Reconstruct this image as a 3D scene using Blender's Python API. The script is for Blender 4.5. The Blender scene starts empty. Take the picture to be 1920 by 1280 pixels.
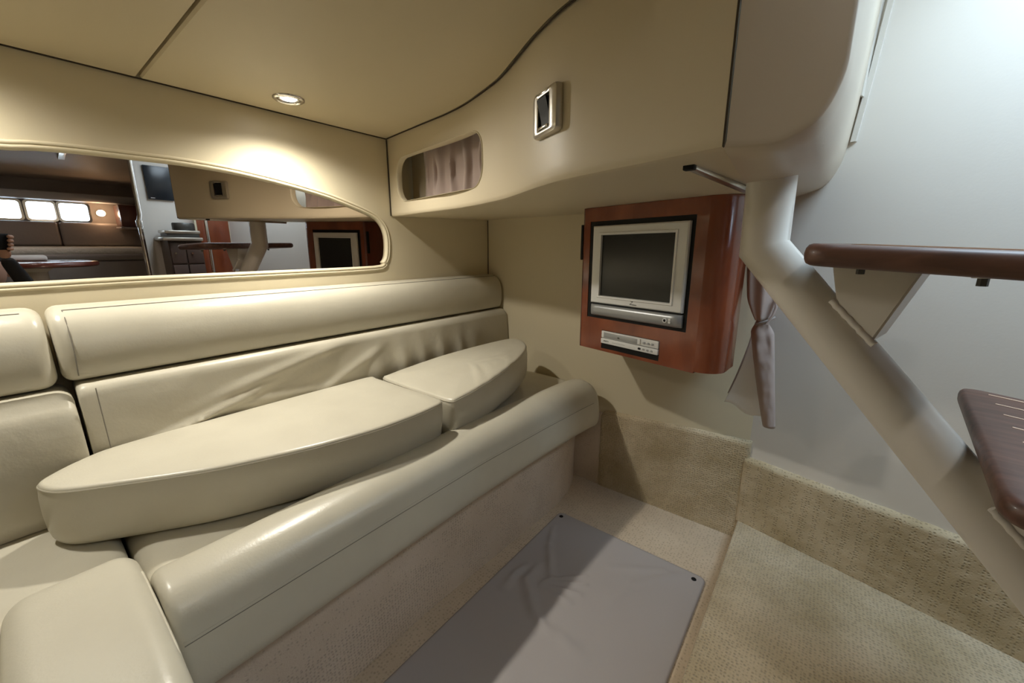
import bpy, bmesh, math, random
from mathutils import Vector, Matrix, noise

# ------------------------------------------------------------------ camera, sky, exposure
S = bpy.context.scene
COL = S.collection
H = 1.08                       # camera height above the cabin floor
cam_d = bpy.data.cameras.new('camera')
cam_d.sensor_fit = 'HORIZONTAL'; cam_d.sensor_width = 36.0
cam_d.lens = 36.0 * 742.12 / 1920.0
cam_d.clip_start = 0.004
cam = bpy.data.objects.new('camera', cam_d); COL.objects.link(cam)
right = Vector((.785, .619, -.003)); fwd = Vector((-.604, .765, -.226)).normalized()
right = (right - fwd * right.dot(fwd)).normalized(); up = right.cross(fwd)
cam.matrix_world = Matrix(((right.x, up.x, -fwd.x, 0), (right.y, up.y, -fwd.y, 0), (right.z, up.z, -fwd.z, H), (0, 0, 0, 1)))
S.camera = cam

world = bpy.data.worlds.new('sky'); S.world = world; world.use_nodes = True
bg = world.node_tree.nodes['Background']
bg.inputs['Color'].default_value = (.64, .83, 1.0, 1); bg.inputs['Strength'].default_value = 12.0

S.view_settings.view_transform = 'Standard'; S.view_settings.look = 'None'
S.view_settings.gamma = 1.0; S.view_settings.use_curve_mapping = False
S.view_settings.exposure = 0.44
try:
    S.cycles.use_denoising = True
    S.cycles.max_bounces = 10; S.cycles.diffuse_bounces = 6
    S.cycles.caustics_reflective = False; S.cycles.caustics_refractive = False
    S.cycles.sample_clamp_indirect = 6.0
except Exception: pass

LAMP = (1.0, .95, .84)

# ------------------------------------------------------------------ materials
def mat(name, col, rough=.5, metal=0., coat=0., spec=.5, mottle=None, bump=None, emit=None, sheen=0.):
    m = bpy.data.materials.new(name); m.use_nodes = True
    nt = m.node_tree; N = nt.nodes; L = nt.links; b = N['Principled BSDF']
    b.inputs['Base Color'].default_value = (*col, 1); b.inputs['Roughness'].default_value = rough
    b.inputs['Metallic'].default_value = metal; b.inputs['Coat Weight'].default_value = coat
    b.inputs['Specular IOR Level'].default_value = spec; b.inputs['Sheen Weight'].default_value = sheen
    if emit:
        b.inputs['Emission Color'].default_value = (*emit[0], 1); b.inputs['Emission Strength'].default_value = emit[1]
    tc = N.new('ShaderNodeTexCoord')
    if mottle:                                  # (scale, colour b, detail)
        n = N.new('ShaderNodeTexNoise'); n.inputs['Scale'].default_value = mottle[0]; n.inputs['Detail'].default_value = mottle[2]
        L.new(tc.outputs['Object'], n.inputs['Vector'])
        r = N.new('ShaderNodeValToRGB'); r.color_ramp.elements[0].position = .35; r.color_ramp.elements[1].position = .68
        r.color_ramp.elements[0].color = (*col, 1); r.color_ramp.elements[1].color = (*mottle[1], 1)
        L.new(n.outputs['Fac'], r.inputs['Fac']); L.new(r.outputs['Color'], b.inputs['Base Color'])
    if bump:                                    # list of (scale, strength, distance)
        prev = None
        for sc, st, di in bump:
            n = N.new('ShaderNodeTexNoise'); n.inputs['Scale'].default_value = sc; n.inputs['Detail'].default_value = 3
            L.new(tc.outputs['Object'], n.inputs['Vector'])
            bp = N.new('ShaderNodeBump'); bp.inputs['Strength'].default_value = st; bp.inputs['Distance'].default_value = di
            L.new(n.outputs['Fac'], bp.inputs['Height'])
            if prev: L.new(prev.outputs['Normal'], bp.inputs['Normal'])
            prev = bp
        L.new(prev.outputs['Normal'], b.inputs['Normal'])
    return m

def carpet(name, ca, cb, scale=118, st=.9, mott=5.5):
    m = mat(name, ca, rough=.95, spec=.15, sheen=.25); nt = m.node_tree; N = nt.nodes; L = nt.links; b = N['Principled BSDF']
    tc = N.new('ShaderNodeTexCoord')
    n = N.new('ShaderNodeTexNoise'); n.inputs['Scale'].default_value = mott; n.inputs['Detail'].default_value = 3
    L.new(tc.outputs['Object'], n.inputs['Vector'])
    r = N.new('ShaderNodeValToRGB'); r.color_ramp.elements[0].position = .36; r.color_ramp.elements[1].position = .66
    r.color_ramp.elements[0].color = (*ca, 1); r.color_ramp.elements[1].color = (*cb, 1)
    L.new(n.outputs['Fac'], r.inputs['Fac'])
    v = N.new('ShaderNodeTexVoronoi'); v.inputs['Scale'].default_value = scale; v.inputs['Randomness'].default_value = .45
    L.new(tc.outputs['Object'], v.inputs['Vector'])
    d = N.new('ShaderNodeValToRGB'); d.color_ramp.elements[0].position = .12; d.color_ramp.elements[1].position = .42
    d.color_ramp.elements[0].color = (.55, .53, .5, 1); d.color_ramp.elements[1].color = (1, 1, 1, 1)
    L.new(v.outputs['Distance'], d.inputs['Fac'])
    mx = N.new('ShaderNodeMix'); mx.data_type = 'RGBA'; mx.blend_type = 'MULTIPLY'; mx.inputs['Factor'].default_value = .55
    L.new(r.outputs['Color'], mx.inputs['A']); L.new(d.outputs['Color'], mx.inputs['B']); L.new(mx.outputs['Result'], b.inputs['Base Color'])
    bp = N.new('ShaderNodeBump'); bp.inputs['Strength'].default_value = st; bp.inputs['Distance'].default_value = .004
    L.new(d.outputs['Color'], bp.inputs['Height'])
    n2 = N.new('ShaderNodeTexNoise'); n2.inputs['Scale'].default_value = 260; n2.inputs['Detail'].default_value = 2
    L.new(tc.outputs['Object'], n2.inputs['Vector'])
    b2 = N.new('ShaderNodeBump'); b2.inputs['Strength'].default_value = .35; b2.inputs['Distance'].default_value = .003
    L.new(n2.outputs['Fac'], b2.inputs['Height']); L.new(bp.outputs['Normal'], b2.inputs['Normal']); L.new(b2.outputs['Normal'], b.inputs['Normal'])
    return m

def wood(name, ca, cb, rough, coat, stretch=(2., 2., 26.), sc=3.0):
    m = mat(name, ca, rough=rough, coat=coat); nt = m.node_tree; N = nt.nodes; L = nt.links; b = N['Principled BSDF']
    b.inputs['Coat Roughness'].default_value = .12
    tc = N.new('ShaderNodeTexCoord'); mp = N.new('ShaderNodeMapping'); mp.inputs['Scale'].default_value = stretch
    n = N.new('ShaderNodeTexNoise'); n.inputs['Scale'].default_value = sc; n.inputs['Detail'].default_value = 6; n.inputs['Distortion'].default_value = .6
    L.new(tc.outputs['Object'], mp.inputs['Vector']); L.new(mp.outputs['Vector'], n.inputs['Vector'])
    r = N.new('ShaderNodeValToRGB'); r.color_ramp.elements[0].position = .3; r.color_ramp.elements[1].position = .7
    r.color_ramp.elements[0].color = (*ca, 1); r.color_ramp.elements[1].color = (*cb, 1)
    L.new(n.outputs['Fac'], r.inputs['Fac']); L.new(r.outputs['Color'], b.inputs['Base Color'])
    return m

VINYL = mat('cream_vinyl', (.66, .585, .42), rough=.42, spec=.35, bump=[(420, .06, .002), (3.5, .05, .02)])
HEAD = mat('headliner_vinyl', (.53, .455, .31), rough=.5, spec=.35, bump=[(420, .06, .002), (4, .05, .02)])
VALV = mat('valance_vinyl', (.60, .52, .375), rough=.42, spec=.35, bump=[(420, .06, .002), (4, .06, .02)])
TAUPE = mat('moulded_taupe_liner', (.56, .485, .38), rough=.38, spec=.4, bump=[(300, .05, .002)])
LEATHER = mat('cream_leather', (.58, .545, .445), rough=.30, spec=.5, mottle=(9, (.545, .51, .415), 4), bump=[(230, .12, .002), (9, .10, .012)])
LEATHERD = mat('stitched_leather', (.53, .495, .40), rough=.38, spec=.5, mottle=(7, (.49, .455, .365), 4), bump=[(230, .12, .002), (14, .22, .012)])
THREAD = mat('grey_thread', (.20, .18, .15), rough=.8)
WHITE = mat('white_gelcoat_wall', (.73, .69, .63), rough=.45, spec=.4, bump=[(160, .10, .002), (7, .10, .01)])
PAINT = mat('white_painted_steel', (.68, .645, .585), rough=.3, spec=.5, bump=[(40, .04, .003)])
GAP = mat('dark_joint', (.05, .035, .02), rough=.9)
CARPET = carpet('gold_loop_carpet', (.45, .36, .22), (.63, .53, .375))
CARPETF = carpet('tan_floor_carpet', (.56, .455, .335), (.64, .53, .40), scale=100, st=.5)
CARPETB = carpet('taupe_base_carpet', (.60, .50, .40), (.68, .58, .48), scale=110, st=.6)
MAT = mat('grey_canvas', (.41, .38, .375), rough=.8, spec=.2, bump=[(500, .15, .001)])
CHERRY = wood('cherry_gloss', (.16, .034, .012), (.255, .062, .021), .25, .7, stretch=(3, 3, 1.2), sc=4)
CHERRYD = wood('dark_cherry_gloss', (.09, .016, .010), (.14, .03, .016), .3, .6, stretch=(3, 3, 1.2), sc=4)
TEAK = wood('oiled_teak', (.068, .031, .020), (.140, .064, .043), .45, .12, stretch=(3, 22, 22), sc=3)
INLAY = mat('pale_inlay', (.85, .62, .46), rough=.5)
BLACK = mat('black_plastic', (.006, .006, .006), rough=.55, spec=.25)
GALLEY = mat('brown_galley_laminate', (.085, .055, .045), rough=.35)
SCREEN = mat('dark_screen', (.012, .013, .012), rough=.22, spec=.5)
SILVER = mat('silver_plastic', (.74, .74, .73), rough=.4)
SILVERD = mat('grey_silver_plastic', (.40, .41, .42), rough=.35, metal=.4)
CHROME = mat('chrome', (.78, .77, .75), rough=.14, metal=1)
NICKEL = mat('brushed_nickel', (.62, .59, .54), rough=.28, metal=1)
MIRROR = mat('bronze_mirror', (.62, .56, .52), rough=.0, metal=1)
BULB = mat('lamp_lens', (1, 1, 1), emit=((1, .97, .9), 22))
WARMB = mat('warm_lamp_lens', (1, .9, .7), emit=((1, .74, .45), 14))
CURT = mat('mauve_curtain_cloth', (.42, .335, .30), rough=.85, spec=.15, sheen=.3, bump=[(300, .15, .001)])
LINING = mat('white_lining_cloth', (.88, .87, .86), rough=.85, spec=.15, bump=[(30, .2, .006)])
BROWNP = mat('brown_padded_vinyl', (.30, .27, .255), rough=.42, bump=[(8, .2, .02)])
TANC = mat('brown_headliner', (.40, .35, .30), rough=.55, bump=[(5, .15, .03)])
QUILT = mat('quilted_white_cover', (.55, .52, .46), rough=.9, bump=[(60, .6, .01)])
SKIN = mat('skin', (.55, .33, .24), rough=.5)
HAIR = mat('dark_hair', (.012, .009, .008), rough=.5, bump=[(120, .5, .004)])
CLOTHES = mat('black_cloth', (.02, .02, .022), rough=.85, bump=[(20, .3, .01)])
GREYM = mat('dark_grey_metal', (.10, .10, .095), rough=.4, metal=.5)
OVEN = mat('screen_blue_black', (.010, .014, .020), rough=.25)

# ------------------------------------------------------------------ mesh helpers (camera-relative z, lifted by H)
WORLD = {}
def link(o): COL.objects.link(o); return o
def finish(name, bm, m, parent=None, origin=None, smooth=35, label=None):
    bmesh.ops.recalc_face_normals(bm, faces=bm.faces[:])
    if parent is not None: origin = WORLD[parent.name]
    if origin is None:
        c = [v.co for v in bm.verts]
        origin = Vector(((min(v.x for v in c) + max(v.x for v in c)) / 2, (min(v.y for v in c) + max(v.y for v in c)) / 2, min(v.z for v in c)))
    origin = Vector(origin)
    for v in bm.verts: v.co -= origin
    me = bpy.data.meshes.new(name); bm.to_mesh(me); bm.free()
    me.polygons.foreach_set('use_smooth', [True] * len(me.polygons))
    me.set_sharp_from_angle(angle=math.radians(smooth))
    o = bpy.data.objects.new(name, me); link(o); me.materials.append(m)
    if parent is not None: o.parent = parent
    else: o.location = origin
    WORLD[o.name] = origin
    if label: o['label'] = label
    return o
def thing(name, label, cat, loc, group=None, kind=None):
    o = bpy.data.objects.new(name, None); link(o); o.location = (loc[0], loc[1], loc[2] + H); o.empty_display_size = .05
    WORLD[o.name] = Vector(o.location); tag(o, label, cat, group, kind); return o
def tag(o, label, cat, group=None, kind=None):
    o['label'] = label; o['category'] = cat
    if group: o['group'] = group
    if kind: o['kind'] = kind
    return o
def V(p): return Vector((p[0], p[1], p[2] + H))
def box(bm, lo, hi, frame=None, r=0., seg=2):
    """axis box lo..hi in frame (origin, ex, ey, ez) or world"""
    vs = []
    for k in range(8):
        c = [hi[i] if k >> i & 1 else lo[i] for i in range(3)]
        if frame: p = frame[0] + frame[1] * c[0] + frame[2] * c[1] + frame[3] * c[2]
        else: p = Vector(c)
        vs.append(bm.verts.new(V(p)))
    fs = [bm.faces.new([vs[i] for i in q]) for q in ((0, 2, 3, 1), (4, 5, 7, 6), (0, 1, 5, 4), (2, 6, 7, 3), (0, 4, 6, 2), (1, 3, 7, 5))]
    if r > 0:
        es = list({e for f in fs for e in f.edges})
        bmesh.ops.bevel(bm, geom=es, offset=r, segments=seg, affect='EDGES', profile=.5)
def bbox(lo, hi, r=0., seg=2, frame=None):
    bm = bmesh.new(); box(bm, lo, hi, frame, r, seg); return bm
def loft(bm, rings, closed=True, cap=True, raw=False):
    R = [[bm.verts.new(p if raw else V(p)) for p in ring] for ring in rings]
    n = len(R[0])
    for a, b in zip(R[:-1], R[1:]):
        for i in range(n if closed else n - 1):
            j = (i + 1) % n
            try: bm.faces.new((a[i], a[j], b[j], b[i]))
            except ValueError: pass
    if cap and closed:
        for ring in (R[0], R[-1]):
            try: bm.faces.new(ring)
            except ValueError: pass
    return R
def lofted(rings, closed=True, cap=True): bm = bmesh.new(); loft(bm, rings, closed, cap); return bm
def tube(bm, pts, r, n=16, cap=True):
    pts = [Vector(p) for p in pts]; rings = []
    d0 = (pts[1] - pts[0]).normalized(); ref = Vector((0, 0, 1)) if abs(d0.z) < .9 else Vector((0, 1, 0))
    u = d0.cross(ref).normalized(); w = d0.cross(u)
    base = [pts[0] + (u * math.cos(2 * math.pi * k / n) + w * math.sin(2 * math.pi * k / n)) * r for k in range(n)]
    rings.append(base)
    for i in range(1, len(pts)):
        d = (pts[i] - pts[i - 1]).normalized()
        nrm = d if i == len(pts) - 1 else (d + (pts[i + 1] - pts[i]).normalized()).normalized()
        rings.append([q + d * ((pts[i] - q).dot(nrm) / d.dot(nrm)) for q in rings[-1]])
    loft(bm, rings, True, cap)
def tubed(pts, r, n=16): bm = bmesh.new(); tube(bm, pts, r, n); return bm
def catmull(pts, n, closed=False):
    P = [Vector(p) for p in pts]; out = []; m = len(P); segs = m if closed else m - 1
    for i in range(segs):
        if closed: a, b, c, d = P[(i - 1) % m], P[i], P[(i + 1) % m], P[(i + 2) % m]
        else: a, b, c, d = P[max(i - 1, 0)], P[i], P[i + 1], P[min(i + 2, m - 1)]
        for k in range(n):
            t = k / n
            out.append(.5 * ((2 * b) + (c - a) * t + (2 * a - 5 * b + 4 * c - d) * t * t + (3 * b - a - 3 * c + d) * t ** 3))
    if not closed: out.append(P[-1])
    return out
def interp(tab, x):
    if x <= tab[0][0]: return tab[0][1]
    for (a, fa), (b, fb) in zip(tab[:-1], tab[1:]):
        if x <= b:
            t = (x - a) / (b - a); return fa + (fb - fa) * t
    return tab[-1][1]
def rrect(x0, x1, y0, y1, r, n=6):
    out = []
    for cx, cy, a0 in ((x1 - r, y1 - r, 0), (x0 + r, y1 - r, 90), (x0 + r, y0 + r, 180), (x1 - r, y0 + r, 270)):
        for k in range(n + 1):
            a = math.radians(a0 + 90 * k / n); out.append((cx + r * math.cos(a), cy + r * math.sin(a)))
    return out
def plate(outline, frame, d0, d1, r=.0, seg=3):
    """outline (u,v) in frame, extruded along the third axis d0..d1, front edge (d1) rounded by r"""
    o, eu, ev, en = frame; c = Vector((sum(p[0] for p in outline) / len(outline), sum(p[1] for p in outline) / len(outline)))
    half = max(max(abs(p[0] - c.x) for p in outline), 1e-6); rings = []
    def ring(ins, d):
        out = []; n = len(outline)
        for i, p in enumerate(outline):
            a = Vector(outline[i - 1]); b = Vector(outline[(i + 1) % n]); t = (b - a)
            nn = Vector((t.y, -t.x)).normalized() if t.length > 1e-9 else Vector((0, 0))
            q = Vector(p) - nn * ins * sgn
            out.append(o + eu * q.x + ev * q.y + en * d)
        return out
    area = sum(outline[i - 1][0] * outline[i][1] - outline[i][0] * outline[i - 1][1] for i in range(len(outline)))
    sgn = 1 if area > 0 else -1
    rings.append(ring(0, d0)); s = 1 if d1 > d0 else -1
    rings.append(ring(0, d1 - s * r))
    if r > 0:
        for k in range(1, seg + 1):
            a = math.pi / 2 * k / seg
            rings.append(ring(r * (1 - math.cos(a)), d1 - s * r + s * r * math.sin(a)))
    return lofted(rings)
def disc_ring(c, prof_, n=32):
    return lofted([[(c[0] + r * math.cos(2 * math.pi * k / n), c[1] + r * math.sin(2 * math.pi * k / n), c[2] + z) for k in range(n)] for r, z in prof_], True, False)
EX, EY, EZ = Vector((1, 0, 0)), Vector((0, 1, 0)), Vector((0, 0, 1))
R = Vector((.971, -.239, 0)).normalized(); Q = Vector((-R.y, R.x, 0))      # direction of the white wall and its normal (away)
WW = Vector((-.14, 1.575, 0))                                            # corner back wall / white wall
def xw(z): return -1.4 + .013 * z                                        # the mirror wall leans very slightly

# ------------------------------------------------------------------ floor, platform
bm = bmesh.new(); box(bm, (-1.6, -1.6, -1.13), (-.1, 1.7, -1.08)); floor = finish('floor', bm, CARPETF)
tag(floor, 'tan carpeted cabin floor around the grey mat', 'floor', kind='structure')
bm = bbox((-.142, -1.6, -1.13), (3.2, 1.7, -1.0), r=.008, seg=2)
tag(finish('floor_platform', bm, CARPET), 'raised gold loop carpet platform at the foot of the stair', 'floor', kind='structure')

def fuzzy(bm, amp, sc, cuts=None):
    for v in bm.verts: v.co += noise.noise_vector(v.co * sc) * amp
def slab_grid(o, eu, ev, en, u0, u1, v0, v1, th, nu, nv, r, topf=None):
    """thick carpet slab: front grid at depth th with soft edges, back at 0; topf(u) gives the upper limit of v"""
    bm = bmesh.new(); G = []
    for i in range(nu + 1):
        col = []
        u = u0 + (u1 - u0) * i / nu; vt = topf(u) if topf else v1
        for j in range(nv + 1):
            v = v0 + (vt - v0) * j / nv
            e = min(u - u0, u1 - u, vt - v, v - v0 + r)
            d = th if e >= r else th - r + math.sqrt(max(0, r * r - (r - e) ** 2)) if r <= th else th * math.sqrt(max(0, 1 - (1 - e / r) ** 2))
            p = V(o + eu * u + ev * v + en * d)
            p += en * noise.noise(p * 70) * .0022 + ev * (noise.noise(p * 55 + Vector((9, 9, 9))) * .003 if j == nv else 0)
            col.append(bm.verts.new(p))
        G.append(col)
    for i in range(nu):
        for j in range(nv): bm.faces.new((G[i][j], G[i + 1][j], G[i + 1][j + 1], G[i][j + 1]))
    # skirt back to the wall
    edge = [G[i][0] for i in range(nu + 1)] + [G[nu][j] for j in range(1, nv + 1)] + [G[i][nv] for i in range(nu - 1, -1, -1)] + [G[0][j] for j in range(nv - 1, 0, -1)]
    back = []
    for v in edge:
        d = (v.co - V(o)).dot(en); back.append(bm.verts.new(v.co - en * d))
    for i in range(len(edge)): j = (i + 1) % len(edge); bm.faces.new((edge[i], edge[j], back[j], back[i]))
    return bm

# ------------------------------------------------------------------ walls
# left wall with the opening for the mirror
MO = [(.042, .208), (.087, .214), (.143, .218), (.204, .220), (.261, .221), (.324, .222), (.381, .221), (.456, .217), (.524, .210), (.599, .200),
      (.681, .186), (.753, .171), (.831, .149), (.893, .129), (.930, .111), (.955, .083), (.965, .039), (.960, -.019), (.943, -.045), (.906, -.060), (.519, -.063), (.205, -.064)]
MO = MO + [(-.008, -.067), (-.35, -.068), (-.72, -.066), (-.765, -.045), (-.778, -.01), (-.77, .06), (-.72, .105), (-.60, .155), (-.42, .182), (-.2, .197), (-.08, .203)]
def off_loop(loop, d):
    out = []; n = len(loop)
    area = sum(loop[i - 1][0] * loop[i][1] - loop[i][0] * loop[i - 1][1] for i in range(n)); s = 1 if area > 0 else -1
    for i in range(n):
        a, b = Vector(loop[i - 1]), Vector(loop[(i + 1) % n]); t = (b - a).normalized(); nn = Vector((t.y, -t.x)) * s
        out.append((loop[i][0] + nn.x * d, loop[i][1] + nn.y * d))
    return out
MOs = [tuple(p[:2]) for p in catmull([(a, b, 0) for a, b in MO], 4, True)]
def wl(y, z, d=0): return (xw(z) + d, y, z)
bm = bmesh.new()
outer = [bm.verts.new(V(wl(y, z))) for y, z in ((-1.52, -1.1), (1.58, -1.1), (1.58, .8), (-1.52, .8))]
inner = [bm.verts.new(V(wl(y, z))) for y, z in off_loop(MOs, .020)]
for lp in (outer, inner):
    for i in range(len(lp)): bm.edges.new((lp[i - 1], lp[i]))
bmesh.ops.triangle_fill(bm, use_beauty=True, edges=bm.edges[:])
wall = finish('wall_left', bm, VINYL); tag(wall, 'cream vinyl bulkhead wall around the long mirror', 'wall', kind='structure')
rings = [[wl(y, z, d) for y, z in off_loop(MOs, o)] for o, d in ((.0205, -.002), (.0195, .002), (.016, .0042), (.0125, .003), (.011, .0005), (.0095, .003), (.007, .004), (.003, .002), (.0005, -.004), (0, -.012))]
finish('mirror_lip', lofted(rings, True, False), VINYL, parent=wall, smooth=60)
bm = bmesh.new()
fr = [bm.verts.new(V(wl(y, z, -.010))) for y, z in off_loop(MOs, .006)]; bk = [bm.verts.new(V(wl(y, z, -.016))) for y, z in off_loop(MOs, .006)]
bm.faces.new(fr); bm.faces.new(bk)
for i in range(len(fr)): bm.faces.new((fr[i - 1], fr[i], bk[i], bk[i - 1]))
mo = finish('wall_mirror', bm, MIRROR, smooth=20); tag(mo, 'long bronze tinted mirror set into the cream wall above the sofa', 'mirror')
for ob in (mo,): ob.data.polygons.foreach_set('use_smooth', [False] * len(ob.data.polygons))

bm = bbox((-1.42, 1.575, -1.1), (-.10, 1.60, .45)); tag(finish('wall_back', bm, VINYL), 'cream wall behind the wooden television cabinet', 'wall', kind='structure')
frw = (WW, R, Q, EZ)
bm = bbox((-.03, .0, -1.1), (1.382, .03, .82), frame=frw); tag(finish('wall_right', bm, WHITE), 'white moulded wall behind the stair lit by daylight', 'wall', kind='structure')
# carpeted kick along the white wall, carpeted riser on the back wall
bm = slab_grid(WW, R, EZ, -Q, -.012, 1.37, -1.001, -.742, .022, 150, 30, .016)
bs = finish('baseboard_right', bm, CARPET, smooth=80); tag(bs, 'thick gold carpet kickboard along the white wall', 'baseboard', kind='structure')
bm = slab_grid(Vector((0, 1.575, 0)), EX, EZ, -EY, -.725, -.132, -1.082, -.69, .016, 70, 44, .014, topf=lambda u: min(-.705 + (u + .725) * .045, -.705 + (u + .725) * .045 - max(0, .035 - (u + .725)) ** 2 * 24))
bs = finish('baseboard_back', bm, CARPET, smooth=80); tag(bs, 'gold carpet riser panel below the television cabinet', 'baseboard', kind='structure')
bm = slab_grid(Vector((0, 1.575, 0)), EX, EZ, -EY, -.88, -.715, -1.082, -.72, .008, 20, 30, .006)
bs = finish('baseboard_corner', bm, CARPETB, smooth=80); tag(bs, 'shaded tan carpet strip between sofa base and riser', 'baseboard', kind='structure')
# walls out of view that close the boat
bm = bbox((-1.42, -1.55, -1.1), (3.2, -1.5, .82)); tag(finish('wall_near', bm, VINYL), 'cream hull side behind the camera', 'wall', kind='structure')

# ------------------------------------------------------------------ ceiling
CV = [(-1.396, .997), (-1.25, .977), (-1.1, .957), (-1.0, .944), (-.9, .922), (-.8, .888), (-.7, .847), (-.61, .795), (-.52, .741), (-.43, .696), (-.34, .667), (-.25, .643), (-.131, .609)]
CVs = [Vector((p.x, p.y)) for p in catmull([(a, b, 0) for a, b in CV], 6)]
def cvn(i):
    a = CVs[max(i - 1, 0)]; b = CVs[min(i + 1, len(CVs) - 1)]; t = (b - a).normalized(); return Vector((-t.y, t.x))   # points away (+y)
def ngon_slab(outline, z0, z1, r=.004):
    return plate(outline, (Vector((0, 0, 0)), EX, EY, EZ), z1, z0, r=r, seg=2)
SEAM = .287
cl = thing('ceiling', 'cream padded headliner ceiling in two panels', 'ceiling', (-.8, .3, .41), kind='structure')
edge = [(CVs[i] - cvn(i) * .008) for i in range(len(CVs))]
rows = []
for k, p in enumerate(edge):
    x = max(p.x, xw(.41) + .010); ys0 = SEAM + .0035
    if k == 0: rows.append([(x, ys0 + .002, .416), (x, ys0 + .004, .414), (x, p.y - .004, .414), (x, p.y - .002, .416), (x, p.y - .002, .427), (x, ys0 + .002, .427)]); x += .004
    rows.append([(x, ys0, .414), (x, ys0 + .004, .410), (x, p.y - .004, .410), (x, p.y, .414), (x, p.y, .427), (x, ys0, .427)])
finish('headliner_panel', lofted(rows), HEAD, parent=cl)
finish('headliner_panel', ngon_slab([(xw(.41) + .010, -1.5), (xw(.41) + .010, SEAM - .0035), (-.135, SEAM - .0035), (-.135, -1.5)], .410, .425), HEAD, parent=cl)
bm = bmesh.new(); box(bm, (-1.42, -1.52, .428), (-.13, 1.6, .45)); finish('dark_backing', bm, GAP, parent=cl)
bm = bbox((-.135, -1.52, .41), (-.115, .605, .82)); tag(finish('trim_1', bm, VINYL), 'cream fascia at the forward edge of the cabin ceiling', 'trim', kind='structure')
finish('joint_welt', tubed([(max(p.x - cvn(i).x * .004, xw(.41) + .004), p.y - cvn(i).y * .004, .4105) for i, p in enumerate(CVs)], .0017, 8), GAP, parent=cl)
finish('joint_welt', tubed([(xw(.41) + .005, y, .4105) for y in (-1.5, -.5, .3, .99)], .0019, 8), GAP, parent=cl)
tag(finish('trim_6', tubed([(xw(.4) + .003, .9935, .408), (xw(.132) + .003, .9935, .132)], .0020, 8), GAP), 'dark joint line in the corner of mirror wall and valance', 'trim', kind='structure')
tag(finish('trim_7', tubed([(xw(.14) + .002, 1.573, .145), (xw(-.12) + .002, 1.573, -.125)], .0018, 8), GAP), 'dark joint line in the corner of mirror wall and back wall', 'trim', kind='structure')
# roof over the stair and saloon with the companionway hatch opening
bm = bmesh.new()
HX0, HX1, HY0, HY1 = .16, .90, .86, 1.30
for lo, hi in (((-.2, -1.55, .80), (HX0, 1.65, .84)), ((HX1, -1.55, .80), (1.4, 1.65, .84)), ((HX0, -1.55, .80), (HX1, HY0, .84)), ((HX0, HY1, .80), (HX1, 1.65, .84))): box(bm, lo, hi)
tag(finish('ceiling_stairwell', bm, WHITE), 'white overhead around the companionway hatch opening above the stair', 'ceiling', kind='structure')

# ------------------------------------------------------------------ overhead valance, soffit, moulded end
rings = []; prof = [(.428, 0, .02), (.36, 0, .02), (.30, 0, .02), (.25, 0, .02), (.20, 0, .02), (.16, 0, .02), (.142, 0, .02), (.135, .0015, .02), (.131, .005, .02), (.1295, .010, .02)]
strip = []
for i, p in enumerate(CVs):
    n = cvn(i); fr = [(p.x + n.x * d, p.y + n.y * d, z) for z, d, w in prof]
    bkp = [(p.x + n.x * .02, p.y + n.y * .02, z) for z in (.1295, .428)]
    strip.append(fr + bkp)
strip[0] = [(max(a, xw(b2) + .003), b, b2) for a, b, b2 in strip[0]]
bm = lofted(strip, True, True)
val = finish('wall_valance', bm, VALV, smooth=40)
cut = plate(rrect(-1.33, -.808, .178, .333, .058, 8), (Vector((0, .80, 0)), EX, EZ, EY), 0, .26)
cutter = finish('cutter', cut, VALV)
md = val.modifiers.new('hole', 'BOOLEAN'); md.object = cutter; md.operation = 'DIFFERENCE'; md.solver = 'EXACT'
bpy.context.view_layer.update()
nm = bpy.data.meshes.new_from_object(val.evaluated_get(bpy.context.evaluated_depsgraph_get()))
val.modifiers.clear(); val.data = nm; nm.polygons.foreach_set('use_smooth', [True] * len(nm.polygons)); nm.set_sharp_from_angle(angle=math.radians(30))
bpy.data.objects.remove(cutter)
tag(val, 'curved cream valance below the ceiling with small oval port opening', 'valance', kind='structure')
def xf(y): return -.127 + .139 * (y - .609)
# soffit
bm = bmesh.new(); top = []; bot = []
for i, p in enumerate(CVs):
    n = cvn(i); t = i / (len(CVs) - 1); xb = -1.40 + (1.40 - .20) * t
    a = Vector((p.x + n.x * .014, p.y + n.y * .014, .1305)); b = Vector((xb, 1.577, .147))
    row = [a + (b - a) * (k / 8) for k in range(9)]
    bot.append([bm.verts.new(V(q)) for q in row]); top.append([bm.verts.new(V(q + EZ * .02)) for q in row])
for G, fl in ((bot, 0), (top, 1)):
    for i in range(len(G) - 1):
        for k in range(8): bm.faces.new((G[i][k], G[i + 1][k], G[i + 1][k + 1], G[i][k + 1]))
for k in range(8):
    for i in (0, len(bot) - 1): bm.faces.new((bot[i][k], bot[i][k + 1], top[i][k + 1], top[i][k]))
for i in range(len(bot) - 1):
    for k in (0, 8): bm.faces.new((bot[i][k], bot[i + 1][k], top[i + 1][k], top[i][k]))
tag(finish('trim_2', bm, VALV), 'cream soffit underside between valance and back wall', 'trim', kind='structure')
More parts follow.
